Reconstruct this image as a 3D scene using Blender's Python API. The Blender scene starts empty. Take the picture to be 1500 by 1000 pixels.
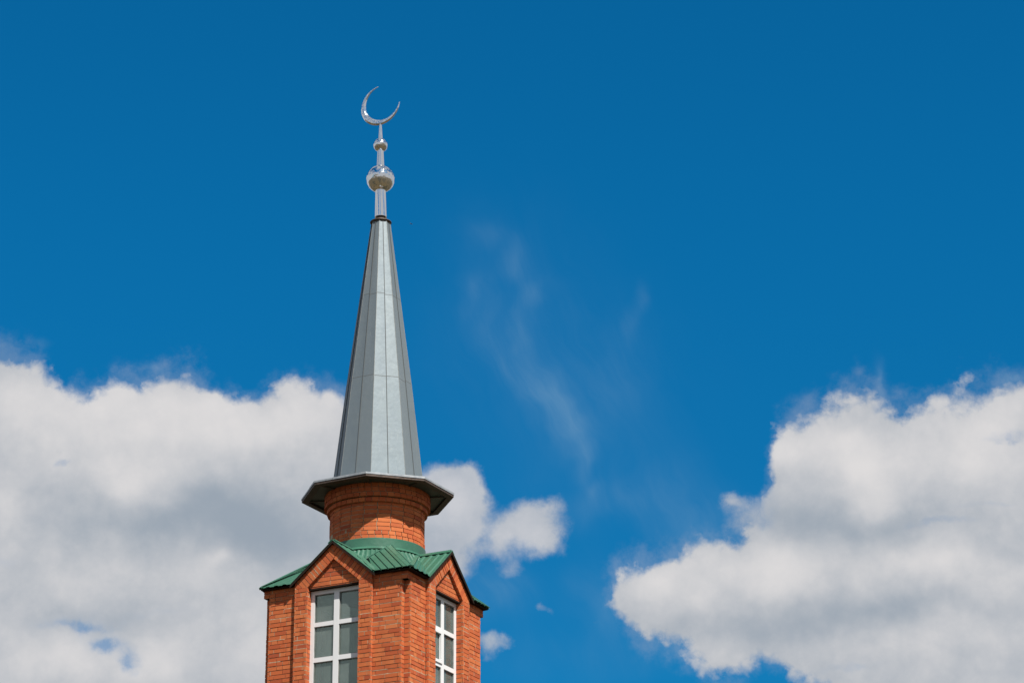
import bpy, math, random
from mathutils import Vector, Matrix
R = math.radians
rnd = random.Random(7)

# ------------------------------------------------------------------ camera, exposure
sc = bpy.context.scene
col = sc.collection
PITCH, YAW, ROLL = 0.3804, 0.0571, 0.0072
cp, sp, cy, sy = math.cos(PITCH), math.sin(PITCH), math.cos(YAW), math.sin(YAW)
fw = Vector((sy*cp, cy*cp, sp)); rt = Vector((cy, -sy, 0)); up = rt.cross(fw)
r2 = math.cos(ROLL)*rt + math.sin(ROLL)*-up
u2 = math.cos(ROLL)*up + math.sin(ROLL)*rt
cam_d = bpy.data.cameras.new('camera'); cam = bpy.data.objects.new('camera', cam_d); col.objects.link(cam)
cam_d.lens = 36*3676.3/1500; cam_d.sensor_width = 36; cam_d.clip_end = 20000; cam_d.clip_start = 0.1
cam.matrix_world = Matrix(((r2.x, u2.x, -fw.x, 0), (r2.y, u2.y, -fw.y, -45.3624), (r2.z, u2.z, -fw.z, 0), (0, 0, 0, 1)))
sc.camera = cam
sc.view_settings.view_transform = 'Standard'; sc.view_settings.look = 'None'
sc.view_settings.exposure = 0.80; sc.view_settings.gamma = 1.0; sc.view_settings.use_curve_mapping = False
sc.cycles.max_bounces = 6; sc.cycles.use_denoising = True

# ------------------------------------------------------------------ sun
SUN_TH, SUN_EL = R(28), R(53)      # azimuth measured from straight behind the camera towards its right
sdir = Vector((math.sin(SUN_TH)*math.cos(SUN_EL), -math.cos(SUN_TH)*math.cos(SUN_EL), math.sin(SUN_EL)))
sl = bpy.data.lights.new('sun', 'SUN'); sl.energy = 4.8; sl.angle = R(0.53); sl.color = (1, 0.95, 0.87)
so = bpy.data.objects.new('sun', sl); col.objects.link(so)
so.rotation_euler = sdir.to_track_quat('Z', 'Y').to_euler(); so.location = (20, -30, 60)

# ------------------------------------------------------------------ sky with clouds (all in world directions: azimuth and elevation in degrees)
world = bpy.data.worlds.new('World'); sc.world = world; world.use_nodes = True
wt = world.node_tree; wt.nodes.clear()

class G:
    """tiny helper for math nodes"""
    def __init__(s, nt): s.nt = nt
    def n(s, t, **k):
        nd = s.nt.nodes.new(t)
        for a, b in k.items(): setattr(nd, a, b)
        return nd
    def put(s, sock, v):
        if hasattr(v, 'is_output') or isinstance(v, bpy.types.NodeSocket): s.nt.links.new(v, sock)
        else: sock.default_value = v
    def m(s, op, a, b=None, c=None, clamp=False):
        nd = s.n('ShaderNodeMath', operation=op, use_clamp=clamp)
        s.put(nd.inputs[0], a)
        if b is not None: s.put(nd.inputs[1], b)
        if c is not None: s.put(nd.inputs[2], c)
        return nd.outputs[0]
    def v(s, op, a, b=None, c=None, out=0):
        nd = s.n('ShaderNodeVectorMath', operation=op)
        s.put(nd.inputs[0], a)
        if b is not None: s.put(nd.inputs[1], b)
        if c is not None: s.put(nd.inputs[2], c)
        return nd.outputs[out]
    def noise(s, vec, scale, detail=6, rough=0.55, out=0, dist=0):
        nd = s.n('ShaderNodeTexNoise'); s.put(nd.inputs['Vector'], vec)
        nd.inputs['Scale'].default_value = scale; nd.inputs['Detail'].default_value = detail
        nd.inputs['Roughness'].default_value = rough; nd.inputs['Distortion'].default_value = dist
        return nd.outputs[out]
    def smooth(s, x, lo, hi, a=0.0, b=1.0):
        nd = s.n('ShaderNodeMapRange', interpolation_type='SMOOTHSTEP')
        s.put(nd.inputs[0], x); nd.inputs[1].default_value = lo; nd.inputs[2].default_value = hi
        nd.inputs[3].default_value = a; nd.inputs[4].default_value = b
        return nd.outputs[0]
    def mix(s, f, a, b, bt='MIX'):
        nd = s.n('ShaderNodeMix', data_type='RGBA', blend_type=bt)
        s.put(nd.inputs[0], f); s.put(nd.inputs[6], a); s.put(nd.inputs[7], b)
        return nd.outputs[2]
    def curve(s, x, pts, x0, x1, y0, y1):
        t = s.m('DIVIDE', s.m('SUBTRACT', x, x0), x1-x0, clamp=True)
        nd = s.n('ShaderNodeFloatCurve'); c = nd.mapping.curves[0]
        P = [((px-x0)/(x1-x0), (py-y0)/(y1-y0)) for px, py in pts]
        while len(c.points) < len(P): c.points.new(0.5, 0.5)
        for q, p in zip(c.points, P): q.location = p; q.handle_type = 'AUTO_CLAMPED'
        nd.mapping.update(); s.put(nd.inputs['Value'], t)
        return s.m('MULTIPLY_ADD', nd.outputs[0], y1-y0, y0)
    def blobs(s, P, L):
        """sum of soft blobs (az, el, half width az, half width el, weight)"""
        tot = None
        for a, e, wa, we, k in L:
            q = s.v('MULTIPLY_ADD', P, (1/wa, 1/we, 0), (-a/wa, -e/we, 0))
            d = s.v('DOT_PRODUCT', q, q, out=1)
            g = s.m('POWER', 0.3679, d)
            tot = s.m('MULTIPLY', g, k) if tot is None else s.m('MULTIPLY_ADD', g, k, tot)
        return tot

g = G(wt)
tc = g.n('ShaderNodeTexCoord'); D = g.v('NORMALIZE', tc.outputs['Generated'])
sx = g.n('ShaderNodeSeparateXYZ'); wt.links.new(D, sx.inputs[0])
az = g.m('MULTIPLY', g.m('ARCTAN2', sx.outputs[0], sx.outputs[1]), 57.29578)
el = g.m('MULTIPLY', g.m('ARCSINE', sx.outputs[2]), 57.29578)
# domain warp gives the billowing edges
w1 = g.noise(D, 26, 3, 0.5, out=1); w2 = g.noise(D, 85, 7, 0.62, out=1)
wv = g.v('ADD', g.v('MULTIPLY_ADD', w1, (0.9, 0.9, 0), (-.45, -.45, 0)), g.v('MULTIPLY_ADD', w2, (0.55, 0.55, 0), (-.275, -.275, 0)))
cm = g.n('ShaderNodeCombineXYZ'); wt.links.new(az, cm.inputs[0]); wt.links.new(el, cm.inputs[1])
P0 = cm.outputs[0]
P = g.v('ADD', P0, wv)
ps = g.n('ShaderNodeSeparateXYZ'); wt.links.new(P, ps.inputs[0]); A, E = ps.outputs[0], ps.outputs[1]
Psoft = g.v('ADD', P0, g.v('MULTIPLY_ADD', w1, (1.8, 1.8, 0), (-.9, -.9, 0)))
fine = g.m('SUBTRACT', g.noise(D, 140, 8, 0.65), 0.5)
med = g.m('SUBTRACT', g.noise(D, 34, 6, 0.6), 0.5)
#<clouds>
# cloud outlines and lumps, (azimuth, elevation, ...) in degrees
LEFT_TOP = [(-11.524, 21.403), (-10.089, 21.394), (-9.119, 21.309), (-8.383, 21.173), (-7.937, 21.047), (-7.712, 20.599), (-6.796, 20.449), (-6.084, 20.777), (-5.429, 20.745), (-4.959, 21.183), (-4.207, 20.918), (-3.609, 20.382), (-3.34, 20.638), (-2.391, 20.883), (-1.726, 20.79), (-0.808, 20.482), (0.114, 19.779), (0.786, 18.542), (1.318, 11.775)]
RIGHT_TOP = [(4.765, 11.754), (5.181, 15.272), (5.41, 16.223), (5.659, 16.497), (6.071, 16.829), (6.64, 16.909), (7.297, 17.186), (8.028, 17.243), (8.608, 17.579), (9.195, 18.022), (9.383, 18.866), (9.519, 19.635), (9.732, 19.936), (10.111, 19.981), (10.697, 20.201), (11.457, 20.564), (11.955, 20.676), (12.286, 20.27), (12.556, 19.946), (12.982, 20.228), (13.637, 20.309), (14.611, 20.38), (15.576, 20.384), (17.96, 20.379)]
RIGHT_BOT = [(4.844, 16.186), (5.401, 15.792), (5.711, 15.324), (6.179, 14.855), (7.204, 14.48), (7.985, 14.155), (8.694, 14.074), (9.021, 14.324), (9.566, 14.154), (10.183, 13.904), (10.774, 13.276), (11.754, 11.584), (17.013, 11.199)]
PUFFS = [(0.637, 17.131, 0.737, 1.247, 1.0), (1.803, 18.468, 0.67, 0.53, 1.3), (1.363, 17.986, 1.005, 0.779, 1.2), (2.196, 17.909, 0.402, 0.686, 0.8), (1.531, 16.949, 0.67, 0.561, 0.9), (2.328, 18.685, 0.268, 0.312, 0.35), (2.131, 16.701, 0.436, 0.312, 0.35), (3.648, 17.669, 0.804, 0.623, 1.0), (3.044, 17.519, 0.335, 0.436, 0.4), (2.749, 17.133, 0.503, 0.249, 0.3), (4.296, 17.353, 0.436, 0.405, 0.5), (3.931, 18.132, 0.503, 0.312, 0.4), (2.708, 14.897, 0.369, 0.312, 0.75), (3.188, 14.894, 0.335, 0.14, 0.45), (3.999, 15.733, 0.335, 0.156, 0.55), (8.224, 18.087, 0.369, 0.249, 0.62), (3.265, 16.635, 0.436, 0.374, 0.45), (9.27, 17.896, 0.838, 0.436, 0.62), (8.685, 17.484, 0.771, 0.405, 0.55), (5.232, 15.409, 0.402, 0.405, 0.3), (6.179, 14.855, 0.503, 0.312, 0.3)]
HOLES = [(-6.224, 14.809, 0.57, 0.187, 0.85), (-5.719, 14.431, 0.268, 0.249, 0.8), (-6.794, 15.198, 0.838, 0.14, 0.5), (-4.925, 15.49, 1.005, 0.156, 0.3), (-7.337, 18.824, 0.268, 0.094, 0.5), (15.152, 19.237, 0.67, 0.14, 0.75), (13.407, 17.344, 1.005, 0.14, 0.5), (9.114, 18.01, 0.603, 0.468, 0.45), (8.853, 17.633, 0.67, 0.312, 0.5), (12.078, 20.082, 0.201, 0.14, 0.6), (10.988, 14.254, 1.173, 0.156, 0.45), (9.251, 14.164, 0.503, 0.156, 0.4), (14.389, 17.743, 1.005, 0.125, 0.4), (-8.452, 16.645, 1.005, 0.218, 0.3), (-6.803, 15.35, 1.843, 0.343, 0.28), (-8.107, 20.714, 0.335, 0.125, 0.3), (10.361, 20.047, 0.335, 0.094, 0.3), (6.929, 15.838, 0.503, 0.935, 0.12)]
WISPS = [(2.437, 24.213, 0.503, 0.312, 0.2), (3.2, 23.51, 0.436, 0.405, 0.42), (3.787, 22.882, 0.335, 0.343, 0.4), (2.265, 22.89, 0.302, 0.53, 0.26), (2.769, 22.11, 0.302, 0.53, 0.3), (3.101, 21.407, 0.335, 0.405, 0.32), (3.682, 20.935, 0.402, 0.468, 0.5), (4.175, 20.384, 0.469, 0.468, 0.7), (4.663, 19.755, 0.436, 0.468, 0.62), (4.897, 19.052, 0.268, 0.374, 0.45), (5.213, 18.425, 0.268, 0.218, 0.35), (3.607, 21.793, 0.402, 0.623, 0.34), (6.435, 22.678, 0.134, 0.405, 0.2), (6.21, 21.905, 0.235, 0.374, 0.2), (5.597, 20.829, 1.005, 0.935, 0.12), (12.312, 20.639, 0.117, 0.312, 0.45), (-5.363, 21.042, 0.335, 0.078, 0.45), (5.085, 20.216, 2.011, 1.714, 0.16), (3.276, 22.419, 2.011, 1.87, 0.13), (6.683, 18.317, 1.005, 0.623, 0.24), (7.633, 17.517, 1.005, 0.561, 0.4), (15.264, 20.485, 0.503, 0.125, 0.45), (5.37, 18.112, 1.173, 0.374, 0.22), (-8.216, 21.552, 0.168, 0.062, 0.25), (2.422, 16.361, 1.005, 0.623, 0.35), (3.067, 16.049, 1.005, 0.623, 0.22), (5.319, 15.716, 0.503, 0.935, 0.35), (6.89, 14.61, 1.005, 0.405, 0.25), (4.018, 14.657, 1.341, 0.468, 0.12)]
SHADE = [(-8.053, 19.951, 1.508, 0.935, 0.3), (-4.98, 19.946, 2.179, 0.935, 0.32), (-2.195, 19.879, 1.341, 0.779, 0.3), (-5.885, 18.675, 0.67, 0.436, 0.28), (-8.697, 17.85, 0.503, 0.623, 0.25), (-7.874, 17.359, 1.843, 0.779, -0.05), (-4.066, 17.664, 2.514, 0.545, -0.28), (-2.44, 17.243, 1.843, 0.623, -0.3), (-3.707, 16.72, 0.369, 0.218, 0.25), (-5.594, 16.232, 2.681, 0.468, 0.1), (-6.652, 15.432, 2.011, 0.468, -0.12), (-7.372, 14.495, 1.005, 0.623, 0.22), (-5.183, 14.341, 0.838, 0.468, 0.25), (-2.681, 14.781, 1.341, 0.623, 0.1), (1.607, 18.375, 1.005, 0.779, 0.15), (1.449, 17.134, 0.838, 0.468, -0.1), (9.829, 19.296, 0.469, 0.623, 0.25), (11.138, 19.39, 1.005, 0.623, 0.28), (11.735, 18.588, 1.005, 0.623, 0.35), (11.855, 17.966, 0.67, 0.312, 0.12), (14.217, 19.517, 1.341, 0.779, 0.3), (14.142, 18.601, 1.005, 0.468, 0.2), (9.745, 17.677, 1.341, 0.39, -0.18), (12.138, 17.413, 2.011, 0.343, -0.22), (8.892, 16.706, 1.676, 0.436, 0.25), (9.506, 16.145, 1.005, 0.468, 0.28), (6.617, 16.153, 0.838, 0.623, 0.25), (12.871, 16.532, 1.843, 0.343, 0.2), (14.401, 15.989, 1.341, 0.468, 0.15), (10.419, 15.344, 2.346, 0.436, -0.2), (8.501, 15.104, 1.676, 0.468, -0.1), (13.534, 14.898, 2.011, 0.39, 0.15), (12.8, 15.544, 1.676, 0.249, -0.15), (7.999, 14.506, 1.341, 0.312, 0.05), (3.729, 17.591, 1.005, 0.468, 0.05)]
SKY_TINT = (0.02, 0.6, 0.88, 1)
SKY_LOW = (0.03, 0.5, 0.74, 1)
CLOUD_DARK = (2.6, 3.05, 3.6, 1)
CLOUD_LIT = (6.0, 5.85, 5.85, 1)
WISP_COL = (1.5, 2.9, 4.4, 1)
#</clouds>
puff = g.m('ADD', g.blobs(P, PUFFS), g.m('MULTIPLY', fine, 0.55))
puff = g.m('MULTIPLY_ADD', med, 0.6, puff)
puff = g.m('MULTIPLY', g.smooth(puff, 0.25, 1.0), 0.9)
def vor(scale, sm=.6):
    nd = g.n('ShaderNodeTexVoronoi', feature='SMOOTH_F1'); g.put(nd.inputs['Vector'], Dw)
    nd.inputs['Scale'].default_value = scale; nd.inputs['Smoothness'].default_value = sm
    return nd.outputs['Distance']
Dw = g.v('ADD', D, g.v('MULTIPLY_ADD', w2, (.012, .012, .012), (-.006, -.006, -.006)))
bill = g.m('MULTIPLY', g.m('SUBTRACT', .45, vor(62)), 0.55)
bill = g.m('MULTIPLY_ADD', g.m('SUBTRACT', .45, vor(170)), 0.26, bill)
bill = g.m('MULTIPLY_ADD', g.m('SUBTRACT', .45, vor(420, .4)), 0.08, bill)
def edge(pts, a0, a1, sign):
    """how deep inside the outline, averaged sideways so that steep flanks stay soft"""
    tot = None
    for da in (-.30, -.10, .10, .30):
        c_ = g.curve(g.m('ADD', A, da), pts, a0, a1, 10, 24)
        d_ = g.m('SUBTRACT', c_, E) if sign > 0 else g.m('SUBTRACT', E, c_)
        d_ = g.m('MAXIMUM', g.m('MINIMUM', d_, .9), -.9)
        tot = g.m('MULTIPLY', d_, .25) if tot is None else g.m('MULTIPLY_ADD', d_, .25, tot)
    return tot
dL = edge(LEFT_TOP, -14, 4, 1)
dR = g.m('MINIMUM', edge(RIGHT_TOP, 4, 18, 1), edge(RIGHT_BOT, 4, 18, -1))
holes = g.blobs(P, HOLES)
def dens(d, lo, hi):
    d = g.m('ADD', d, bill)
    d = g.m('ADD', d, g.m('MULTIPLY', fine, 0.35))
    return g.smooth(d, lo, hi)
big = g.m('MAXIMUM', dens(dL, -.12, .34), dens(dR, -.12, .34))
hole = g.m('MULTIPLY', 0.62, g.smooth(g.m('MULTIPLY', holes, g.m('ADD', g.m('MULTIPLY', g.m('ADD', med, fine), 2.2), 1.0)), 0.15, 1.3))
big = g.m('MULTIPLY', big, g.m('SUBTRACT', 1.0, hole))
dm = g.m('ADD', g.m('MAXIMUM', dL, dR), g.m('MULTIPLY', g.m('ADD', med, fine), 1.5))
veil = g.m('MULTIPLY', g.m('MULTIPLY', g.smooth(dm, -.45, .5), 0.20), g.smooth(g.m('MAXIMUM', dL, dR), -.7, -.05))
cloud = g.m('MAXIMUM', g.m('MAXIMUM', big, puff), veil)
# thin high streaks
Pf = g.v('ADD', P0, g.v('MULTIPLY_ADD', w1, (1.6, 1.6, 0), (-.8, -.8, 0)))
cf = g.n('ShaderNodeCombineXYZ'); g.put(cf.inputs[0], g.v('DOT_PRODUCT', Pf, (1.5, .75, 0), out=1)); g.put(cf.inputs[1], g.v('DOT_PRODUCT', Pf, (-.17, .34, 0), out=1))
fil = g.noise(cf.outputs[0], 0.8, 8, 0.62)
wisp = g.m('MULTIPLY', g.blobs(Psoft, WISPS), g.smooth(fil, 0.0, 1.0))
# the rest of the sky, away from this quarter, carries scattered cumulus too
sc3 = g.v('MULTIPLY', D, (1, 1, 1.9))
far = g.m('ADD', g.noise(sc3, 3.1, 10, 0.58), g.smooth(el, 10, 60, 0.12, 0.0))
front = g.m('MULTIPLY', g.smooth(g.m('ABSOLUTE', g.m('SUBTRACT', az, 3.2)), 14, 34, 1, 0),
            g.m('MULTIPLY', g.smooth(el, 31, 48, 1, 0), g.smooth(el, 6, 13)))
farc = g.smooth(g.m('MULTIPLY_ADD', front, -0.6, far), 0.48, 0.55)
cover = g.m('MAXIMUM', g.m('MULTIPLY', cloud, g.smooth(front, 0, .5)), farc)
# clear sky
sky = g.n('ShaderNodeTexSky', sky_type='NISHITA'); sky.sun_disc = False
sky.sun_elevation = SUN_EL; sky.sun_rotation = math.atan2(sdir.x, sdir.y)
sky.altitude = 200; sky.air_density = 1.0; sky.dust_density = 0.3; sky.ozone_density = 2.5
clear = g.mix(1.0, sky.outputs[0], g.mix(g.smooth(el, 12, 26), SKY_LOW, SKY_TINT), 'MULTIPLY')
# thick parts of the cloud are greyer below, bright where the sun reaches
lum = g.m('ADD', g.blobs(Psoft, SHADE), g.m('MULTIPLY', med, 0.42))
lum = g.m('MULTIPLY_ADD', fine, 0.16, lum)
lum = g.m('MULTIPLY_ADD', bill, 0.28, lum)
lum = g.m('MULTIPLY_ADD', g.noise(D, 15, 4, 0.5), 0.34, lum)
lum = g.smooth(g.m('ADD', lum, 0.31), 0.0, 1.0)
ccol = g.mix(lum, CLOUD_DARK, CLOUD_LIT)
out = g.mix(g.m('MULTIPLY', wisp, 0.8, clamp=True), clear, WISP_COL)
out = g.mix(cover, out, ccol)
bg = g.n('ShaderNodeBackground'); wt.links.new(out, bg.inputs[0]); bg.inputs[1].default_value = 0.07
ow = g.n('ShaderNodeOutputWorld'); wt.links.new(bg.outputs[0], ow.inputs[0])
world.cycles.sampling_method = 'MANUAL'; world.cycles.sample_map_resolution = 512

# ------------------------------------------------------------------ materials
def mat(name):
    m = bpy.data.materials.new(name); m.use_nodes = True
    nt = m.node_tree; b = nt.nodes['Principled BSDF']
    return m, G(nt), b
def bump(h, b, height, strength, dist):
    nd = h.n('ShaderNodeBump'); nd.inputs['Strength'].default_value = strength; nd.inputs['Distance'].default_value = dist
    h.put(nd.inputs['Height'], height); h.nt.links.new(nd.outputs[0], b.inputs['Normal'])
def ramp(h, f, stops):
    nd = h.n('ShaderNodeValToRGB'); e = nd.color_ramp.elements
    while len(e) < len(stops): e.new(0.5)
    for q, (p, c) in zip(e, stops): q.position = p; q.color = (*c, 1)
    h.put(nd.inputs[0], f); return nd.outputs[0]
def objco(h): return h.n('ShaderNodeTexCoord').outputs['Object']

m_brick, h, b = mat('orange_brick')
ri = h.n('ShaderNodeNewGeometry').outputs['Random Per Island']
c = ramp(h, ri, [(0, (.30, .062, .024)), (.12, (.38, .083, .028)), (.5, (.440, .108, .034)), (.85, (.485, .142, .048)), (1, (.36, .080, .028))])
o = objco(h)
st = h.noise(o, 6, 6, 0.6); c = h.mix(h.smooth(st, .45, .8, 0, .45), c, (.33, .068, .022, 1))
c = h.mix(h.smooth(h.noise(h.v('MULTIPLY', o, (1, 1, .4)), 1.6, 6, .65), .48, .72, 0, .38), c, (.25, .062, .028, 1))   # grime
c = h.mix(h.smooth(h.noise(o, 38, 4, .7), .60, .80, 0, .35), c, (.48, .25, .16, 1))      # cement smears
c = h.mix(h.smooth(h.noise(o, 70, 3, .7), .62, .78, 0, .45), c, (.25, .05, .02, 1))
h.put(b.inputs['Base Color'], c); b.inputs['Roughness'].default_value = .85; b.inputs['Specular IOR Level'].default_value = .25
bump(h, b, h.noise(o, 60, 6, .7), .5, .006)

m_mortar, h, b = mat('mortar'); o = objco(h)
c = ramp(h, h.noise(o, 14, 6, .7), [(.3, (.20, .15, .095)), (.5, (.35, .275, .18)), (.7, (.48, .40, .28))])
h.put(b.inputs['Base Color'], c); b.inputs['Roughness'].default_value = .95
bump(h, b, h.noise(o, 90, 5, .7), .6, .006)

m_lower, h, b = mat('brickwork'); o = objco(h)
geo = h.n('ShaderNodeNewGeometry')
sx_ = h.n('ShaderNodeSeparateXYZ'); h.put(sx_.inputs[0], o)
cx = h.n('ShaderNodeCombineXYZ'); h.put(cx.inputs[0], h.m('ADD', sx_.outputs[0], sx_.outputs[1])); h.put(cx.inputs[1], sx_.outputs[2])
bt = h.n('ShaderNodeTexBrick'); h.put(bt.inputs['Vector'], cx.outputs[0])
bt.inputs['Color1'].default_value = (.37, .072, .022, 1); bt.inputs['Color2'].default_value = (.45, .11, .033, 1); bt.inputs['Mortar'].default_value = (.35, .29, .22, 1)
bt.inputs['Scale'].default_value = 1; bt.inputs['Brick Width'].default_value = .26; bt.inputs['Row Height'].default_value = .081; bt.inputs['Mortar Size'].default_value = .006
h.put(b.inputs['Base Color'], bt.outputs[0]); b.inputs['Roughness'].default_value = .9

def green(name, c1, c2):
    m, h, b = mat(name); o = objco(h)
    c = ramp(h, h.noise(o, 5, 6, .6), [(.3, c1), (.7, c2)])
    c = h.mix(h.smooth(h.noise(o, 24, 5, .7), .62, .70, 0, .55), c, (.22, .28, .24, 1))
    c = h.mix(h.smooth(h.noise(o, 2.5, 5, .6), .5, .75, 0, .5), c, (c1[0]*.55, c1[1]*.6, c1[2]*.6, 1))
    h.put(b.inputs['Base Color'], c); b.inputs['Roughness'].default_value = .42; b.inputs['Specular IOR Level'].default_value = .4
    bump(h, b, h.noise(o, 9, 3, .5), .25, .02)
    return m
m_green = green('green_metal', (.024, .092, .058), (.036, .118, .078))
m_green2 = green('green_flashing', (.026, .100, .064), (.042, .132, .090))

m_board, h, b = mat('brown_board'); o = objco(h)
h.put(b.inputs['Base Color'], ramp(h, h.noise(o, 12, 5, .6), [(.3, (.013, .009, .007)), (.7, (.026, .016, .012))])); b.inputs['Roughness'].default_value = .95; b.inputs['Specular IOR Level'].default_value = .1

m_galv, h, b = mat('galvanised_sheet'); o = objco(h)
ri = h.n('ShaderNodeNewGeometry').outputs['Random Per Island']
c = ramp(h, ri, [(0, (.120, .150, .172)), (.5, (.134, .165, .186)), (1, (.150, .180, .198))])
sm = h.noise(h.v('MULTIPLY', o, (1, 1, .35)), 7, 6, .6)
c = h.mix(h.smooth(sm, .35, .75, 0, .25), c, (.17, .20, .205, 1))
c = h.mix(h.smooth(h.noise(h.v('MULTIPLY', o, (1, 1, .12)), 22, 4, .6), .60, .80, 0, .35), c, (.25, .27, .27, 1))
h.put(b.inputs['Base Color'], c); b.inputs['Metallic'].default_value = .3; b.inputs['Specular IOR Level'].default_value = .3
h.put(b.inputs['Roughness'], h.smooth(h.noise(o, 16, 5, .6), .3, .7, .54, .58))
bump(h, b, h.noise(o, 3.5, 3, .5), .22, .03)

m_galvdark, h, b = mat('weathered_galvanised_sheet'); o = objco(h)
c = ramp(h, h.noise(o, 9, 5, .6), [(.3, (.15, .16, .155)), (.7, (.27, .28, .27))])
h.put(b.inputs['Base Color'], c); b.inputs['Metallic'].default_value = .4; b.inputs['Roughness'].default_value = .55

m_drip, h, b = mat('bright_galvanised_edge'); o = objco(h)
h.put(b.inputs['Base Color'], ramp(h, h.noise(o, 9, 4, .6), [(.3, (.20, .225, .25)), (.7, (.36, .38, .40))])); b.inputs['Metallic'].default_value = .3; b.inputs['Roughness'].default_value = .45
m_seam, h, b = mat('seam_metal'); b.inputs['Base Color'].default_value = (.075, .085, .09, 1); b.inputs['Roughness'].default_value = .7

m_soffit, h, b = mat('dark_soffit_sheet'); o = objco(h)
c = ramp(h, h.noise(o, 6, 6, .65), [(.3, (.028, .037, .032)), (.55, (.050, .062, .055)), (.75, (.085, .08, .062))])
h.put(b.inputs['Base Color'], c); b.inputs['Metallic'].default_value = .3; b.inputs['Roughness'].default_value = .5
bump(h, b, h.noise(o, 5, 3, .5), .3, .02)

m_rustydark, h, b = mat('dark_rusty_steel'); o = objco(h)
h.put(b.inputs['Base Color'], ramp(h, h.noise(o, 20, 5, .6), [(.3, (.035, .028, .024)), (.7, (.09, .06, .045))])); b.inputs['Roughness'].default_value = .6; b.inputs['Metallic'].default_value = .3

def chrome(name, dent, sc_):
    m, h, b = mat(name); o = objco(h)
    b.inputs['Base Color'].default_value = (.80, .80, .79, 1); b.inputs['Metallic'].default_value = 1
    h.put(b.inputs['Roughness'], h.smooth(h.noise(o, 12, 4, .6), .3, .8, .03, .14))
    bump(h, b, h.noise(o, sc_, 3, .5), dent, .03)
    return m
m_chrome = chrome('polished_steel', .12, 4)
m_chromeball = chrome('dented_polished_steel', .45, 9)
m_chrome2 = chrome('beaten_polished_steel', .6, 7)

m_pvc, h, b = mat('white_plastic_frame')
b.inputs['Base Color'].default_value = (.62, .63, .64, 1); b.inputs['Roughness'].default_value = .35

m_glass = bpy.data.materials.new('window_glass'); m_glass.use_nodes = True
nt = m_glass.node_tree; nt.nodes.clear(); h = G(nt)
gl = h.n('ShaderNodeBsdfGlossy'); gl.inputs['Roughness'].default_value = .02; gl.inputs['Color'].default_value = (.9, .95, .93, 1)
tr = h.n('ShaderNodeBsdfTransparent'); tr.inputs['Color'].default_value = (.80, .92, .87, 1)
fr = h.n('ShaderNodeFresnel'); fr.inputs['IOR'].default_value = 1.7
mx = h.n('ShaderNodeMixShader'); h.put(mx.inputs[0], fr.outputs[0]); nt.links.new(tr.outputs[0], mx.inputs[1]); nt.links.new(gl.outputs[0], mx.inputs[2])
df = h.n('ShaderNodeBsdfDiffuse'); h.put(df.inputs['Color'], (.36, .44, .42, 1))
pane_lift = h.smooth(h.noise(objco(h), 2.2, 5, .6), .25, .8, .13, .27)  # extra pane brightness put in as a pale diffuse layer, varied by noise
mz = h.n('ShaderNodeMixShader'); h.put(mz.inputs[0], pane_lift); nt.links.new(mx.outputs[0], mz.inputs[1]); nt.links.new(df.outputs[0], mz.inputs[2])
om = h.n('ShaderNodeOutputMaterial'); nt.links.new(mz.outputs[0], om.inputs[0])

m_plaster, h, b = mat('pale_plaster'); b.inputs['Base Color'].default_value = (.74, .80, .74, 1); b.inputs['Roughness'].default_value = .9

m_ground, h, b = mat('grass_and_soil'); o = objco(h)
c = ramp(h, h.noise(o, .035, 8, .7), [(.38, (.008, .010, .004)), (.48, (.022, .018, .007)), (.54, (.075, .052, .020)), (.60, (.03, .022, .009)), (.70, (.010, .011, .005))])
h.put(b.inputs['Base Color'], c); b.inputs['Roughness'].default_value = .95
m_bird, h, b = mat('dark_feathers'); b.inputs['Base Color'].default_value = (.02, .018, .018, 1); b.inputs['Roughness'].default_value = .8

# ------------------------------------------------------------------ mesh helpers
PSI = 0.5124                         # how far the wide window face is turned to the left
UX = Vector((math.cos(PSI), -math.sin(PSI), 0)); NX = Vector((-math.sin(PSI), -math.cos(PSI), 0))
def T(u, n, z): return UX*u + NX*n + Vector((0, 0, z))     # tower axes to world
def face_frame(k):
    """map (s, n, z) of face k (0 = front left, 1 = front right, 2, 3 = rear) to the world"""
    c, s_ = math.cos(k*math.pi/2), math.sin(k*math.pi/2)
    def f(s, n, z):
        # rotate tower coordinates: face 1 has outward +u
        u_, n_ = c*s + s_*n, -s_*s + c*n
        return T(u_, n_, z)
    return f

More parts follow.
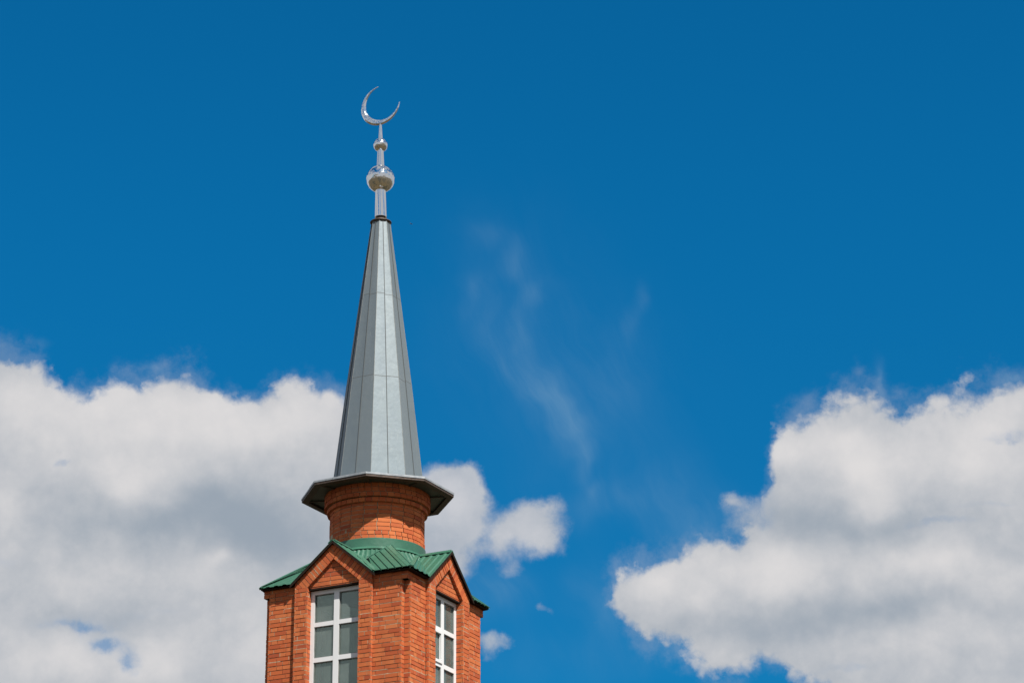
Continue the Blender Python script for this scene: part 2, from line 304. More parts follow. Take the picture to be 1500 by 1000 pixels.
class MB:
    def __init__(s): s.v = []; s.f = []; s.mi = []
    def add(s, vs, fs, mi=0):
        o = len(s.v); s.v += [tuple(v) for v in vs]; s.f += [tuple(i+o for i in f) for f in fs]; s.mi += [mi]*len(fs)
    def prism(s, poly, f, n0, n1, mi=0, back=True):
        """poly: list of (s, z); extruded from n0 (back) to n1 (front) in frame f"""
        k = len(poly)
        vs = [f(p[0], n1, p[1]) for p in poly] + [f(p[0], n0, p[1]) for p in poly]
        fs = [tuple(range(k))] + [(i, i+k, (i+1) % k+k, (i+1) % k) for i in range(k)]
        if back: fs.append(tuple(reversed(range(k, 2*k))))
        s.add(vs, fs, mi)
    def box(s, f, s0, s1, n0, n1, z0, z1, mi=0): s.prism([(s0, z0), (s1, z0), (s1, z1), (s0, z1)], f, n0, n1, mi)
    def lathe(s, prof, seg=48, cx=(0, 0), mi=0, smooth=True, ang0=0):
        vs = []; fs = []
        for r, z in prof:
            for i in range(seg):
                t = ang0+2*math.pi*i/seg; vs.append((cx[0]+r*math.sin(t), cx[1]-r*math.cos(t), z))
        for j in range(len(prof)-1):
            for i in range(seg): fs.append((j*seg+i, j*seg+(i+1) % seg, (j+1)*seg+(i+1) % seg, (j+1)*seg+i))
        fs.append(tuple(reversed(range(seg)))); fs.append(tuple(range((len(prof)-1)*seg, len(prof)*seg)))
        s.add(vs, fs, mi)
    def build(s, name, mats, parent=None, smooth=None, sway_=True):
        me = bpy.data.meshes.new(name); me.from_pydata([sway(v) for v in s.v] if sway_ else s.v, [], s.f)
        for m in (mats if isinstance(mats, (list, tuple)) else [mats]): me.materials.append(m)
        me.polygons.foreach_set('material_index', s.mi)
        me.update()
        import bmesh
        bm = bmesh.new(); bm.from_mesh(me); bmesh.ops.recalc_face_normals(bm, faces=bm.faces); bm.to_mesh(me); bm.free()
        if smooth is not None:
            me.polygons.foreach_set('use_smooth', [True]*len(me.polygons)); me.set_sharp_from_angle(angle=R(smooth))
        o = bpy.data.objects.new(name, me); col.objects.link(o)
        if parent: o.parent = parent; o.matrix_parent_inverse = Matrix.Identity(4); o.location = -Vector(parent_off(parent))
        return o
def parent_off(p):
    q = Vector((0, 0, 0))
    while p: q += p.location; p = p.parent
    return q
def lerp(x, pts):
    if x <= pts[0][0]: return pts[0][1]
    for (a0, b0), (a1, b1) in zip(pts, pts[1:]):
        if x <= a1: return b0+(b1-b0)*(x-a0)/(a1-a0)
    return pts[-1][1]
def sway(v):   # the drum and finial stand a couple of centimetres off the shaft's centre line
    if v[2] < 13.72: return v
    return (v[0]+lerp(v[2], [(13.72, .02), (20.6, .008), (21.6, -.012), (23, -.028)]), v[1], v[2])

def clip(poly, a, b_, c):
    """keep a*x+b*y <= c"""
    out = []
    for i in range(len(poly)):
        p, q = poly[i], poly[(i+1) % len(poly)]
        dp, dq = a*p[0]+b_*p[1]-c, a*q[0]+b_*q[1]-c
        if dp <= 0: out.append(p)
        if (dp < 0 < dq) or (dq < 0 < dp):
            t = dp/(dp-dq); out.append((p[0]+t*(q[0]-p[0]), p[1]+t*(q[1]-p[1])))
    return out
def clip_convex(poly, reg):
    """clip by a counter-clockwise convex region"""
    for i in range(len(reg)):
        (x0, y0), (x1, y1) = reg[i], reg[(i+1) % len(reg)]
        a, b_ = (y1-y0), -(x1-x0)
        poly = clip(poly, a, b_, a*x0+b_*y0)
        if len(poly) < 3: return []
    return poly
def area(p): return abs(sum(p[i][0]*p[(i+1) % len(p)][1]-p[(i+1) % len(p)][0]*p[i][1] for i in range(len(p))))/2

CH = .081                            # course height
Z0 = 12.85                           # a bed joint falls here
def brick_region(mb, f, n, reg, rot=None, depth=.03, seed=0, lens=(.25, .25, .25, .12), mort=True):
    """lay real bricks over a convex region (s, z) on the plane n of frame f; rot = (origin, angle) turns the courses"""
    rr = random.Random(seed)
    (ox, oz), ang = rot or ((0, Z0), 0)
    ca, sa = math.cos(ang), math.sin(ang)
    toL = lambda p: ((p[0]-ox)*ca+(p[1]-oz)*sa, -(p[0]-ox)*sa+(p[1]-oz)*ca)
    toW = lambda p: (ox+p[0]*ca-p[1]*sa, oz+p[0]*sa+p[1]*ca)
    L = [toL(p) for p in reg]
    xs = [p[0] for p in L]; ys = [p[1] for p in L]
    if sum(L[i][0]*L[(i+1) % len(L)][1]-L[(i+1) % len(L)][0]*L[i][1] for i in range(len(L))) < 0: L.reverse()
    i0 = math.floor(min(ys)/CH+1e-6); i1 = math.ceil(max(ys)/CH-1e-6)
    for i in range(i0, i1):
        y0 = i*CH+.0065+rr.uniform(-.002, .002); y1 = (i+1)*CH-.0065+rr.uniform(-.002, .002)
        x = min(xs) - (rr.choice([0, .13, .065, .19]) if len(lens) > 1 else 0)
        co = rr.uniform(-.0015, .0015)
        while x < max(xs):
            ln = rr.choice(lens)
            q = [(x+.003, y0), (x+ln-.003, y0), (x+ln-.003, y1), (x+.003, y1)]
            xe = x+ln; x += ln+.006
            if mort and rr.random() < .6 and min(xs)+.03 < xe < max(xs)-.03:
                hq = clip_convex([(xe-.003, y0), (xe+.0095, y0), (xe+.0095, y1), (xe-.003, y1)], L)
                if hq: mb.prism([toW(p) for p in hq], f, n-depth, n-rr.choice([.002, .004, .009]), 1, back=False)
            q = clip_convex(q, L)
            if not q or area(q) < .0006: continue
            off = co+rr.uniform(-.003, .003)
            mb.prism([toW(p) for p in q], f, n-depth, n+off, 0, back=False)
        # mortar struck almost flush in places, raked out elsewhere
        if mort:
            x = min(xs)
            while x < max(xs):
                ln = rr.uniform(.25, .9); d = rr.choice([-.015, -.014, -.014, -.013, -.012, -.008, -.003, .000])
                hw = rr.choice([.005, .007])
                q = clip_convex([(x, (i+1)*CH-hw), (x+ln, (i+1)*CH-hw), (x+ln, (i+1)*CH+hw), (x, (i+1)*CH+hw)], L)
                x += ln
                if q and area(q) > .0002: mb.prism([toW(p) for p in q], f, n-depth, n+d, 1, back=False)

def part(name, parent, mb, mats, smooth=None): return mb.build(name, mats, parent, smooth)

# ------------------------------------------------------------------ ground
gm = MB(); gm.lathe([(6000, -1.9), (6000, -1.6)], 64)
gr = gm.build('ground', m_ground, sway_=False); gr['kind'] = 'structure'

# ------------------------------------------------------------------ minaret
tower = bpy.data.objects.new('minaret', None); col.objects.link(tower); tower.location = (0, 0, -1.6)
tower['label'] = 'orange brick minaret with green gabled roof, grey metal spire and silver crescent on top'
tower['category'] = 'minaret'

a, p, NT, b, w = 1.5, .065, .12, .8035, .537
ZB, ZE = 9.6, 12.93                  # laid bricks from ZB up to the eaves
WT, WB = 12.80, 9.93                 # window opening
RISE = .83
def side_frame(f, s_at, sign):
    """frame whose outward direction is +s (sign 1) or -s: coordinates (t, d, z) with t along n"""
    return lambda t, d, z: f(s_at+sign*d, t, z)

shaft = MB()
for k in range(4):
    f = face_frame(k); sd = 100*k
    for q, sg in enumerate((-1, 1)):
        e0, e1 = sorted((sg*(a-NT), sg*b))
        brick_region(shaft, f, a, [(e0, ZB), (e1, ZB), (e1, ZE), (e0, ZE)], seed=sd+q)
        # corner closed square again by the top two courses
        e0, e1 = sorted((sg*(a-NT), sg*a))
        brick_region(shaft, f, a, [(e0, Z0-CH), (e1, Z0-CH), (e1, ZE), (e0, ZE)], seed=sd+10+q, lens=(.12,))
        shaft.box(f, e0+.012*(sg < 0), e1-.012*(sg > 0), a-NT-.05, a-.0125, Z0-CH+.002, ZE-.012, 1)
        # rebate at the corner
        fs = side_frame(f, sg*(a-NT), sg)
        brick_region(shaft, fs, 0, [(a-NT, ZB), (a, ZB), (a, Z0-CH), (a-NT, Z0-CH)], seed=sd+20+q, lens=(.12,))
        # projecting bay: pilaster, outer cheek, window reveal
        e0, e1 = sorted((sg*w, sg*b))
        brick_region(shaft, f, a+p, [(e0, ZB), (e1, ZB), (e1, Z0), (e0, Z0)], seed=sd+30+q, lens=(.256, .128, .256))
        fs = side_frame(f, sg*b, sg)
        brick_region(shaft, fs, 0, [(a, ZB), (a+p, ZB), (a+p, ZE), (a, ZE)], seed=sd+40+q, lens=(.2,))
        fs = side_frame(f, sg*w, -sg)
        brick_region(shaft, fs, 0, [(1.30, WB), (a+p, WB), (a+p, Z0), (1.30, Z0)], seed=sd+50+q, lens=(.25, .12))
        # sloping band of bricks set at right angles to the rake
        reg = [(0, 13.325), (sg*w, Z0), (sg*b, Z0), (sg*b, ZE+.03), (0, 13.625)]
        ang = math.atan2(-RISE-.04, 1) if sg > 0 else math.atan2(RISE+.04, 1)
        brick_region(shaft, f, a+p, reg if sg > 0 else reg[::-1], rot=((0, 13.325), ang+math.pi/2), seed=sd+60+q, lens=(.262,), depth=.055)
        # core of mortar behind the bricks
        e0, e1 = sorted((sg*(a-NT-.012), sg*(w+.012)))
        shaft.box(f, e0, e1, 1.12+.002*k, a-.015, ZB-.2, 12.90+.001*k, 1)
        e0, e1 = sorted((sg*(w+.0115), sg*(b-.012)))
        shaft.box(f, e0, e1, 1.3, a+p-.015, ZB-.2, Z0+.01, 1)
        reg = [(0, 13.337), (sg*(w+.012), Z0+.006), (sg*(b-.012), Z0+.006), (sg*(b-.012), ZE+.02), (0, 13.615)]
        shaft.prism(reg if sg > 0 else reg[::-1], f, 1.2, a+p-.015, 1)
    # recessed triangle over the window
    nt_ = a+p-.055
    brick_region(shaft, f, nt_, [(-.60, WT+.03), (.60, WT+.03), (0, 13.40)], seed=sd+70)
    shaft.prism([(-.60, WT+.03), (.60, WT+.03), (0, 13.40)], f, 1.2, nt_-.015, 1)
    # below the window
    brick_region(shaft, f, a+p-.001, [(-w, ZB), (w, ZB), (w, WB), (-w, WB)], seed=sd+80)
    shaft.box(f, -w-.02, w+.02, 1.12, a+p-.014, ZB-.2, WB-.01, 1)
shaft_o = part('brick_shaft', tower, shaft, [m_brick, m_mortar])

low = MB()
low.box(face_frame(0), -(a-NT), a-NT, -a, a, -1.6, ZB)
low.box(face_frame(0), -a, a, -(a-NT), a-NT, -1.6, ZB-.001)
low.box(face_frame(0), -b, b, -(a+p), a+p, -1.6, ZB-.002); low.box(face_frame(1), -b, b, -(a+p), a+p, -1.6, ZB-.003)
part('lower_shaft', tower, low, m_lower)
inn = MB()
f0 = face_frame(0)
inn.box(f0, -1.14, 1.14, -1.14, 1.14, 9.42, 9.60); inn.box(f0, -1.2, 1.2, -1.2, 1.2, 13.0, 13.06)
for k in range(4):
    f = face_frame(k)
    for sg in (-1, 1):
        e0, e1 = sorted((sg*1.10, sg*(w+.03))); inn.box(f, e0, e1, 1.09, 1.12, 9.6, 13.0)
    inn.box(f, -w-.03, w+.03, 1.085, 1.12, 12.86, 13.0); inn.box(f, -w-.03, w+.03, 1.085, 1.12, 9.6, 9.92)
for k in range(4):
    f = face_frame(k)
    for sg in (-1, 1):
        e0, e1 = sorted((sg*(w-.004), sg*(w+.02))); inn.box(f, e0, e1, 1.075, 1.352, 9.9, 12.84)
part('room_lining', tower, inn, m_plaster)

# windows
FN = a-.075
rows = [12.73, 12.206, 12.128, 11.549, 11.467, 10.892, 10.811, 10.235, 10.153, 9.99]
pane_rows = [(12.206, 12.73), (11.549, 12.128), (10.892, 11.467), (10.235, 10.811)]
for k in range(4):
    f = face_frame(k); mb = MB()
    for s0, s1 in ((-w, -.46), (-.054, .054), (.46, w)): mb.box(f, s0, s1, FN-.07, FN, WB, WT)
    for z0, z1 in ((12.73, WT), (12.128, 12.206), (11.467, 11.549), (10.811, 10.892), (WB, 10.235)):
        for s0, s1 in ((-.46, -.054), (.054, .46)): mb.box(f, s0, s1, FN-.068, FN-.002, z0, z1)
    win = part('window', tower, mb, m_pvc)
    for z0, z1 in pane_rows:
        for s0, s1 in ((-.46, -.054), (.054, .46)):
            mb = MB(); mb.box(f, s0+.001, s1-.001, FN-.045, FN-.037, z0+.001, z1-.001); part('glass_pane', win, mb, m_glass)
            mb = MB()
            for q in ((s0, s0+.012, z0, z1), (s1-.012, s1, z0, z1), (s0+.012, s1-.012, z0, z0+.012), (s0+.012, s1-.012, z1-.012, z1)):
                mb.box(f, q[0]+.0005, q[1]-.0005, FN-.034, FN-.012, q[2]+.0005, q[3]-.0005)
            part('glazing_bead', win, mb, m_galvdark)
    if k % 2 == 1:      # one light opens: a thicker sash
        mb = MB(); s0, s1, z0, z1 = -.475, -.030, 11.535, 12.142
        for q in ((s0, s0+.055, z0, z1), (s1-.055, s1, z0, z1), (s0+.055, s1-.055, z0, z0+.055), (s0+.055, s1-.055, z1-.055, z1)):
            mb.box(f, q[0], q[1], FN-.03, FN+.018, q[2], q[3])
        part('opening_sash', win, mb, m_pvc)
    mb = MB(); mb.box(f, -w-.01, w+.01, FN-.06, a+p-.055, WT+.002, WT+.032)
    part('lintel', tower, mb, m_board)
    mb = MB(); mb.prism([(-.56, 9.90), (.56, 9.90), (.56, 9.925), (-.56, 9.925)], f, FN, a+p+.04); part('window_sill', tower, mb, m_pvc)

# ------------------------------------------------------------------ green roof
def sheet(mb, pts, rib, pitch=.17, groove=.03, depth=.018, style='groove', lift=0.0, phase=.0):
    """profiled sheet: convex planar polygon pts (u, n, z), ribs running along direction rib (u, n)"""
    Pp = [Vector(q) for q in pts]
    nrm = (Pp[1]-Pp[0]).cross(Pp[2]-Pp[0])
    if nrm.length < .02: nrm = (Pp[1]-Pp[0]).cross(Pp[3]-Pp[0])
    nrm.normalize()
    if nrm.z < 0: nrm.negate()
    rv = Vector((rib[0], rib[1], 0)); rv.z = -(nrm.x*rv.x+nrm.y*rv.y)/nrm.z; rv.normalize()
    cv = nrm.cross(rv)
    o = Pp[0]; P2 = [((q-o).dot(cv), (q-o).dot(rv)) for q in Pp]
    if sum(P2[i][0]*P2[(i+1) % len(P2)][1]-P2[(i+1) % len(P2)][0]*P2[i][1] for i in range(len(P2))) < 0: P2.reverse()
    x0 = min(q[0] for q in P2); x1 = max(q[0] for q in P2)
    if style == 'groove': prof = [(0, 0), (pitch-groove, 0), (pitch-groove*.72, -depth), (pitch-groove*.28, -depth)]
    else: prof = [(0, 0), (pitch*.42, 0), (pitch*.58, depth), (pitch*.84, depth)]
    br = []; k = math.floor(x0/pitch)-1
    while k*pitch < x1+pitch:
        for dx, dh in prof: br.append((k*pitch+dx+phase, dh))
        k += 1
    for (xa, ha), (xb, hb) in zip(br, br[1:]):
        q = clip_convex([(xa, -9), (xb, -9), (xb, 9), (xa, 9)], P2)
        if len(q) < 3: continue
        hh = lambda x: ha+(hb-ha)*(x-xa)/(xb-xa)
        top = [o+cv*x+rv*y+nrm*(hh(x)+lift) for x, y in q]; bot = [v-nrm*.006 for v in top]
        n_ = len(q)
        mb.add([T(*v) for v in top+bot], [tuple(range(n_)), tuple(reversed(range(n_, 2*n_)))]+[(i, (i+1) % n_, (i+1) % n_+n_, i+n_) for i in range(n_)])
def strip(mb, p0, p1, wid, side, thick=.012, lift=.03):
    """flat flashing strip from p0 to p1; side = in-plane direction of its width"""
    p0, p1, sd = Vector(p0), Vector(p1), Vector(side).normalized()*wid
    up_ = (p1-p0).cross(sd).normalized()
    if up_.z < 0: up_.negate()
    q = [p0-sd/2, p1-sd/2, p1+sd/2, p0+sd/2]
    top = [v+up_*lift for v in q]; bot = [v+up_*(lift-thick) for v in q]
    mb.add([T(*v) for v in top+bot], [(0, 1, 2, 3), (7, 6, 5, 4)]+[(i, (i+1) % 4, (i+1) % 4+4, i+4) for i in range(4)])
def rot90(pt, k):
    for _ in range(k): pt = (pt[1], -pt[0]) + tuple(pt[2:])
    return pt
HR, EV, OV, RK = 13.665, 12.935, 1.614, 1.624      # ridge height, eaves height, eaves reach, rake reach
roof = MB(); caps = MB(); boards = MB(); barges = []
for k in range(4):
    q = lambda *t: rot90(t, k)
    CU, CN = ((1.62, 1.60), (1.535, OV), (1.58, 1.58), (OV, 1.535))[k]      # the four eaves corners are not quite alike
    L1, C_ = (.868, OV, EV), (CU, CN, EV)
    V_ = (.93, 0.0, HR-.02); Rr = (RK, .88, EV)
    # slope right of this gable's ridge, down to the valley
    sheet(roof, [q(0, RK, HR), q(.88, RK, EV), q(.88, OV, EV), q(.0, .80, HR)], rot90((1, 0), k), .19, style='wave', depth=.014)
    # corner slope, its ribs laid along the hip
    zq = EV+(13.70-EV)*(OV-1.055)/(OV-.67)
    sheet(roof, [q(*L1), q(*C_), q(.67, .67, 13.70), q(.455, 1.055, zq)], rot90((1, 1), k), .115, .022, .02, lift=.03)
    # filler between that sheet, the valley and the drum
    sheet(roof, [q(.86, OV, EV), q(.455, 1.055, zq), q(.67, .67, 13.70), q(.0, .67, 13.70), q(.0, .74, 13.665)], rot90((.49, .87), k), .12, .022, .02, lift=-.015)
    # other side of the hip
    sheet(roof, [q(CU, CN, EV), q(.67, .67, 13.70), q(.67, 0, 13.70), q(.93, .2, EV+(13.70-EV)*(OV-.93)/(OV-.67))], rot90((.49, .87), k), .12, .022, .02, lift=-.01)
    # next gable's near slope and the corner piece below it
    sheet(roof, [q(RK, 0, HR), q(RK, .88, EV), q(OV, .88, EV), q(.80, 0, HR)], rot90((0, 1), k), .15, style='wave', depth=.018)
    sheet(roof, [q(OV, .87, EV), q(CU, CN, EV), q(.93, .10, HR-.08)], rot90((1, 2.02), k), .10, style='wave', depth=.015, lift=.012)
    # caps and flashings
    hd = Vector(q(CU, CN, EV))-Vector(q(.66, .66, 13.708))
    for nn_ in (Vector(q(0, .805, 1)), Vector(q(.805, 0, 1))):
        sd = hd.cross(nn_).normalized()
        if sd.dot(Vector(q(1, 0, 0) if nn_ == Vector(q(.805, 0, 1)) else q(0, 1, 0))) > 0: pass
        mid = Vector(q(1.1, 1.1, 0)); inn_ = Vector(q(0, 1, 0)) if nn_ == Vector(q(0, .805, 1)) else Vector(q(1, 0, 0))
        if sd.dot(inn_) < 0: sd.negate()
        off = sd*.03
        strip(caps, Vector(q(.66, .66, 13.712))+off, Vector(q(CU-.012, CN-.012, EV+.012))+off, .06, sd, lift=.034)
    strip(caps, q(.30, 1.17, 13.42), q(.885, OV-.02, EV+.01), .09, (*rot90((-1, 1), k), 0), lift=.035)
    strip(caps, q(.95, .13, HR-.06), q(CU-.01, CN-.05, EV+.015), .07, (*rot90((1, -1), k), 0), lift=.035)
    strip(caps, q(.445, 1.075, zq+.01), q(.67, .66, 13.71), .05, (*rot90((1, .6), k), 0), lift=.035)
    strip(caps, q(0.045, RK-.01, HR-.037), q(.045, .80, HR-.037), .10, (*rot90((1, 0), k), -RISE), lift=.03)
    strip(caps, q(-.045, RK-.01, HR-.037), q(-.045, .80, HR-.037), .10, (*rot90((1, 0), k), RISE), lift=.03)
    # boarding under the sheets
    for poly in ([q(0, RK-.005, HR-.005), q(.88, RK-.005, EV-.005), q(.88, 1.2, EV-.005), q(0, 1.2, HR-.005)],
                 [q(0, RK-.005, HR-.005), q(-.88, RK-.005, EV-.005), q(-.88, 1.2, EV-.005), q(0, 1.2, HR-.005)],
                 [q(.87, OV-.03, EV-.002), q(CU-.02, CN-.02, EV-.002), q(OV-.03, 1.2, EV-.002), q(.87, 1.2, EV-.002)],
                 [q(1.2, .87, EV-.005), q(1.2, OV-.03, EV-.005), q(CU-.03, CN-.03, EV-.005), q(OV-.03, .87, EV-.005)]):
        top = [Vector(v)-Vector((0, 0, .006)) for v in poly]; bot = [v-Vector((0, 0, .014)) for v in top]
        boards.add([T(*v) for v in top+bot], [(0, 1, 2, 3), (7, 6, 5, 4)]+[(i, (i+1) % 4, (i+1) % 4+4, i+4) for i in range(4)])
    f = face_frame(k)
    for sg in (-1, 1):   # barge boards
        fasc = MB()
        poly = [(0, HR-.012), (0, HR-.062), (sg*.885, EV-.070), (sg*.885, EV-.018)]
        fasc.prism(poly if sg < 0 else poly[::-1], f, RK-.028+.001*(sg > 0), RK-.004+.001*(sg > 0)); barges.append(fasc)
n_ = 72; vs = []
for j in range(n_*4):
    t = 2*math.pi*j/(n_*4); dr = (0, 0, -.014, -.014)[j % 4]
    for r_, z_ in ((.925+dr, 13.70), (1.26+dr, 13.22)): vs.append((r_*math.sin(t), -r_*math.cos(t), z_))
m4 = n_*4
roof.add(vs, [(2*j, 2*j+1, 2*((j+1) % m4)+1, 2*((j+1) % m4)) for j in range(m4)])
roof_o = part('green_metal_roof', tower, roof, m_green)
part('ridge_and_valley_flashing', roof_o, caps, m_green2)
part('roof_board', roof_o, boards, m_board)
for q in barges: part('barge_board', roof_o, q, m_board)

# smooth green collar round the foot of the drum
mb = MB(); mb.lathe([(.985, 13.645), (.925, 13.70), (.918, 13.865), (.905, 13.875), (.88, 13.875), (.88, 13.645)], 72); 
part('green_drum_collar', tower, mb, m_green2, 35)

# ------------------------------------------------------------------ drum
def ring_bricks(mb, r, z0, z1, width, seed, jit=0.0, stack=False):
    rr = random.Random(seed); nn = round(2*math.pi*r/width); off = rr.random()*2*math.pi/nn if not stack else rr.uniform(-.02, .02)
    for i in range(nn):
        t0 = off+2*math.pi*i/nn+.0055/r; t1 = off+2*math.pi*(i+1)/nn-.0055/r
        ro = r+rr.uniform(-.004, .004)
        if jit: t0 += rr.uniform(0, jit)*.12/nn; t1 -= rr.uniform(0, jit)*.12/nn
        pos = lambda t, q: (q*math.sin(t), -q*math.cos(t))
        vs = []
        for zz in (z0, z1):
            for t, q in ((t0, ro), (t1, ro), (t1, r-.05), (t0, r-.05)): vs.append((*pos(t, q), zz))
        mb.add(vs, [(0, 1, 5, 4), (1, 2, 6, 5), (3, 0, 4, 7), (0, 3, 2, 1), (4, 5, 6, 7)], 0)
drum = MB(); drum.lathe([(.862, 13.0), (.884, 13.5), (.884, 14.6)], 72, mi=1)
z = 13.86; i = 0
while z < 14.56:
    ring_bricks(drum, .900, z+.006, min(z+CH, 14.575)-.006, .131 if i < 2 else .262, 500+i, 1.0, stack=(i >= 2))
    z += CH; i += 1
rr = random.Random(3)
drum_o = part('brick_drum', tower, drum, [m_brick, m_mortar])
cor = MB(); cor.lathe([(.93, 14.572), (.935, 14.652)], 72, mi=1); ring_bricks(cor, .95, 14.570, 14.648, .131, 601)
cor.lathe([(.985, 14.668), (.985, 14.92)], 72, mi=1); ring_bricks(cor, 1.0, 14.665, 14.738, .131, 602); ring_bricks(cor, 1.005, 14.75, 14.826, .131, 603); ring_bricks(cor, 1.002, 14.838, 14.914, .131, 604)
part('brick_cornice', drum_o, cor, [m_brick, m_mortar])

# ------------------------------------------------------------------ eight-sided eaves
A0 = R(-8.7)
def octpt(r, k, z): t = A0+k*math.pi/4; return Vector((r*math.sin(t), -r*math.cos(t), z))
ev = MB()
def octring(mb, prof, mi=0):
    n = len(prof); vs = []
    for r_, z_ in prof:
        for k in range(8): vs.append(octpt(r_, k, z_))
    fs = [(j*8+k, j*8+(k+1) % 8, ((j+1) % n)*8+(k+1) % 8, ((j+1) % n)*8+k) for j in range(n) for k in range(8)]
    mb.add(vs, fs, mi)
octring(ev, [(1.45, 14.965), (.80, 15.12), (.80, 15.10), (1.44, 14.945)])
eaves = part('eaves_skirt', tower, ev, m_galv)
mb = MB(); octring(mb, [(.95, 14.915), (1.42, 14.925), (1.42, 14.935), (.95, 14.93)])
part('eaves_soffit', eaves, mb, m_soffit)
mb = MB(); octring(mb, [(1.455, 14.93), (1.455, 14.895), (1.32, 14.885), (1.32, 14.913), (1.43, 14.93)])
part('eaves_frame', eaves, mb, m_rustydark)
mb = MB()
for k in range(8):      # drip edge, each side folded from overlapping lengths
    cuts = [0, .37, 1] if k % 2 else [0, .62, 1]
    for j, (c0, c1) in enumerate(zip(cuts, cuts[1:])):
        r0, r1 = 1.462+.004*j, 1.452+.004*j; za, zb_ = 14.940-.003*j, 14.974+.003*j
        def pt(r_, t, z_): return octpt(r_, k, z_).lerp(octpt(r_, k+1, z_), t)
        vs = [pt(r0, c0-.01*j, za), pt(r0, c1, za), pt(r0, c1, zb_), pt(r0, c0-.01*j, zb_), pt(r0-.012, c0-.01*j, za), pt(r0-.012, c1, za), pt(r0-.05, c1, zb_+.005), pt(r0-.05, c0-.01*j, zb_+.005)]
        mb.add(vs, [(0, 1, 2, 3), (3, 2, 6, 7), (4, 5, 1, 0), (7, 6, 5, 4), (0, 3, 7, 4), (1, 5, 6, 2)])
part('drip_edge', eaves, mb, m_drip)
for k in range(8):      # soffit joists seen as ribs running out to the corners
    mb = MB()
    c0, c1 = octpt(1.0, k, 14.912), octpt(1.33, k, 14.912); sd = Vector((c1.y-c0.y, c0.x-c1.x, 0)).normalized()*.018
    vs = [c0-sd, c1-sd, c1+sd, c0+sd]; vs += [v-Vector((0, 0, .014)) for v in vs]
    mb.add(vs, [(0, 1, 2, 3), (7, 6, 5, 4), (0, 4, 5, 1), (1, 5, 6, 2), (2, 6, 7, 3), (3, 7, 4, 0)])
    part('soffit_rib', eaves, mb, m_rustydark)

# ------------------------------------------------------------------ spire
SP = [(15.06, .885), (17.20, .635), (18.99, .405), (20.68, .185)]
cone = MB()
def cpt(k, t, z, dr=0):
    r_ = lerp(z, SP)+dr; return octpt(r_, k, z).lerp(octpt(r_, k+1, z), t)
rr = random.Random(5)
for k in range(8):
    for (z0, _), (z1, _) in zip(SP, SP[1:]):
        dz = rr.uniform(-.03, .03)*0
        for t0, t1 in ((0, .5), (.5, 1)):
            # each pan is a slightly buckled sheet of its own
            nu, nz = 3, 6; vs = []; fs = []
            nrm = (cpt(k, .5, z0)-Vector((0, 0, z0))).normalized()
            amp = rr.uniform(-.006, .006)
            for j in range(nz+1):
                for i_ in range(nu+1):
                    tt = t0+(t1-t0)*i_/nu; zz = z0+(z1-z0)*j/nz
                    bulge = amp*math.sin(math.pi*i_/nu)*math.sin(math.pi*j/nz)
                    vs.append(cpt(k, tt, zz)+nrm*bulge)
            for j in range(nz):
                for i_ in range(nu): q0 = j*(nu+1)+i_; fs.append((q0, q0+1, q0+nu+2, q0+nu+1))
            cone.add(vs, fs)
cone_o = part('spire_cone', tower, cone, m_galv, 20)
seams = MB()
for k in range(8):
    for (z0, _), (z1, _) in zip(SP, SP[1:]):
        nrm = (cpt(k, .5, z0)-Vector((0, 0, z0))).normalized(); tg = Vector((-nrm.y, nrm.x, 0)); h_ = rr.uniform(.010, .014)
        q = [cpt(k, .5, z0), cpt(k, .5, z1)]
        vs = [q[0]-tg*.0045, q[0]+tg*.0045, q[1]+tg*.0045, q[1]-tg*.0045]; vs += [v+nrm*h_ for v in vs]
        seams.add(vs, [(4, 5, 6, 7), (0, 4, 7, 3), (1, 2, 6, 5), (0, 1, 5, 4), (3, 7, 6, 2)])
        # corner fold
        q = [cpt(k, 0, z0), cpt(k, 0, z1)]; n2 = (q[0]-Vector((0, 0, z0))).normalized(); t2 = Vector((-n2.y, n2.x, 0))
        vs = [q[0]-t2*.004-n2*.004, q[0]+t2*.004-n2*.004, q[1]+t2*.004-n2*.004, q[1]-t2*.004-n2*.004]; vs += [v+n2*.007 for v in vs]
        seams.add(vs, [(4, 5, 6, 7), (0, 4, 7, 3), (1, 2, 6, 5), (0, 1, 5, 4), (3, 7, 6, 2)], 1)
    for zj, _ in SP[1:3]:
        for t0, t1, dzj in ((0.01, .49, rr.uniform(-.02, .02)), (.51, .99, rr.uniform(-.02, .02))):
            vs = [cpt(k, t0, zj-.008+dzj, -.002), cpt(k, t1, zj-.008+dzj, -.002), cpt(k, t1, zj+.008+dzj, -.002), cpt(k, t0, zj+.008+dzj, -.002)]
            vs += [cpt(k, t0, zj-.008+dzj, .0015), cpt(k, t1, zj-.008+dzj, .0015), cpt(k, t1, zj+.003+dzj, .001), cpt(k, t0, zj+.003+dzj, .001)]
            seams.add(vs, [(4, 5, 6, 7), (0, 1, 5, 4), (3, 7, 6, 2), (0, 4, 7, 3), (1, 2, 6, 5)], 0)
part('standing_seam', cone_o, seams, [m_seam, m_galvdark])
mb = MB(); mb.lathe([(.175, 20.62), (.215, 20.655), (.212, 20.668), (.12, 20.715), (.09, 20.74), (.088, 20.80)], 40)
part('spire_collar', cone_o, mb, m_rustydark, 30)

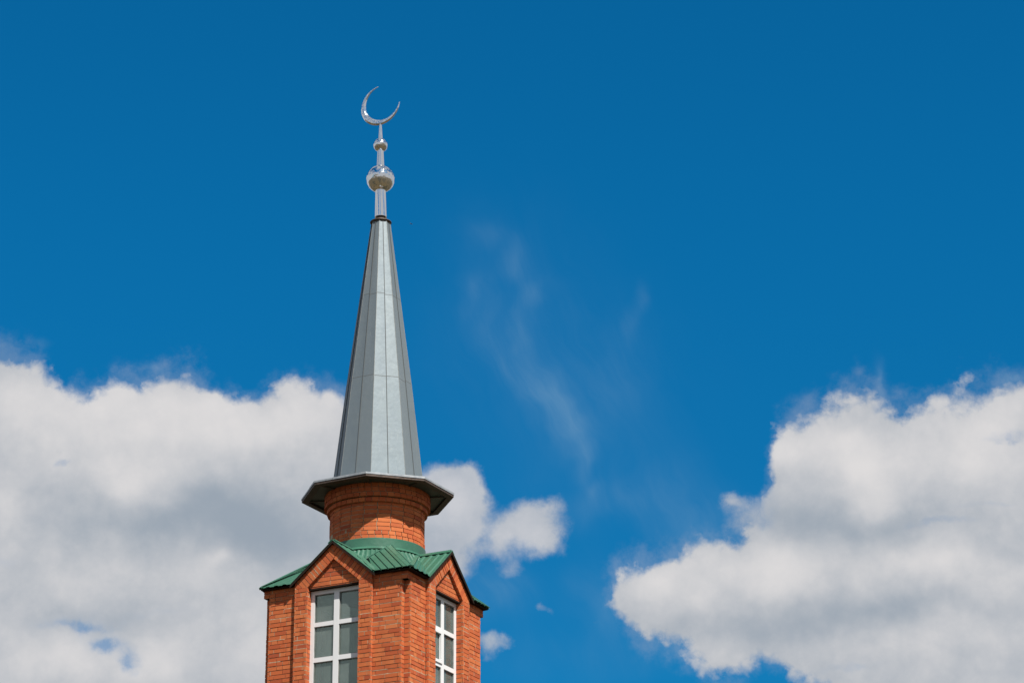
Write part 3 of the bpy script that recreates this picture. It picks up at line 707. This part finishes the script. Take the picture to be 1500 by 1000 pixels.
# ------------------------------------------------------------------ finial
fin = MB(); fin.lathe([(.118, 20.775), (.119, 20.79), (.104, 21.36)], 40)
fin_o = part('lower_sleeve', tower, fin, m_chrome, 30)
def ball(name, zc, r_, sd):
    rr = random.Random(sd); prof = []
    for j in range(29):
        t = math.pi*j/28; z_ = -math.cos(t)*r_; q = max(math.sin(t)*r_, .003)
        if j in (14,): q += .004
        prof.append((q, zc+z_))
    mb = MB(); mb.lathe(prof, 44)
    mb.v = [(x+rr.uniform(-1, 1)*.0012, y+rr.uniform(-1, 1)*.0012, z_) for x, y, z_ in mb.v]
    return part(name, tower, mb, m_chromeball, 60)
ball('large_ball', 21.615, .283, 1); ball('small_ball', 22.365, .143, 2)
mb = MB(); mb.lathe([(.078, 21.85), (.061, 22.26)], 36); part('middle_sleeve', tower, mb, m_chrome, 30)
mb = MB(); mb.lathe([(.046, 22.46), (.022, 22.86)], 32); part('upper_sleeve', tower, mb, m_chrome, 30)

# crescent: hollow sheet-metal horn, lens shaped in section, set parallel to the wide face
cr = MB(); cu, cz, Ro = -.006, 23.263, .445; iu, iz, Ri = .040, 23.314, .385
N = 64; secs = []
for j in range(N+1):
    t = j/N; ang = R(97.5+(356.5-97.5)*t)+(0.0)
    po = Vector((cu+Ro*math.cos(ang), cz+Ro*math.sin(ang)))
    d = Vector((iu, iz))-po; dirv = (Vector((cu, cz))-po).normalized()
    # where the ray from the outer rim towards the centre meets the inner circle
    bq = d.dot(dirv); disc = max(bq*bq-(d.length_squared-Ri*Ri), 0); th = max(bq-math.sqrt(disc), .004)
    pi_ = po+dirv*th; half = .30*th*(1+rnd.uniform(-.12, .12))
    ring = []
    for m_ in range(6):
        aa = 2*math.pi*m_/6; c_, s_ = math.cos(aa), math.sin(aa)
        ctr = po.lerp(pi_, .5+.5*c_*.999); dn = half*math.copysign(abs(s_)**.8, s_)*(1+rnd.uniform(-.05, .05))
        ring.append(T(ctr.x, dn, ctr.y))
    secs.append(ring)
vs = [v for r_ in secs for v in r_]; fs = []
for j in range(N):
    for m_ in range(6): fs.append((j*6+m_, j*6+(m_+1) % 6, (j+1)*6+(m_+1) % 6, (j+1)*6+m_))
fs += [tuple(range(6)), tuple(range(N*6, N*6+6))]
cr.add(vs, fs)
part('crescent', tower, cr, m_chrome2, 24)

# ------------------------------------------------------------------ birds far off
def bird(loc, span, heading, tilt, label):
    mb = MB(); vs = []; fs = []
    body = [(-.30, .0), (-.22, .035), (-.05, .06), (.12, .05), (.25, .025), (.42, .012)]
    for x, r_ in body:
        for i_ in range(6): t = i_*math.pi/3; vs.append((x*.9, r_*math.cos(t), r_*math.sin(t)))
    for j in range(5):
        for i_ in range(6): fs.append((j*6+i_, j*6+(i_+1) % 6, (j+1)*6+(i_+1) % 6, (j+1)*6+i_))
    fs += [tuple(range(6)), tuple(range(30, 36))]; mb.add(vs, fs)
    for sg in (-1, 1):
        pts = [(-.14, 0, .02), (-.12, .28, .12), (.10, .50, .06), (.02, .28, .11), (.08, 0, .02)]
        vs = [(x, sg*y, z_) for x, y, z_ in pts]+[(x, sg*y, z_-.012) for x, y, z_ in pts]
        mb.add(vs, [(0, 1, 2, 3, 4), (9, 8, 7, 6, 5)]+[(i_, (i_+1) % 5, (i_+1) % 5+5, i_+5) for i_ in range(5)])
    o = mb.build('bird', m_bird, sway_=False); o.location = loc; o.scale = (span,)*3; o.rotation_euler = (R(tilt), 0, R(heading))
    o['label'] = label; o['category'] = 'bird'; o['group'] = 'dark birds far off in the sky'
#<birds>
bird((3.15, 191.26, 107.70), 0.55, 40, 35, 'dark swallow-like bird just right of the steel collar at the tip of the spire')
bird((37.59, 350.19, 136.12), 0.3, 70, 50, 'tiny dark bird alone in blue sky, right of the small cloud puff beside the spire')
#</birds>
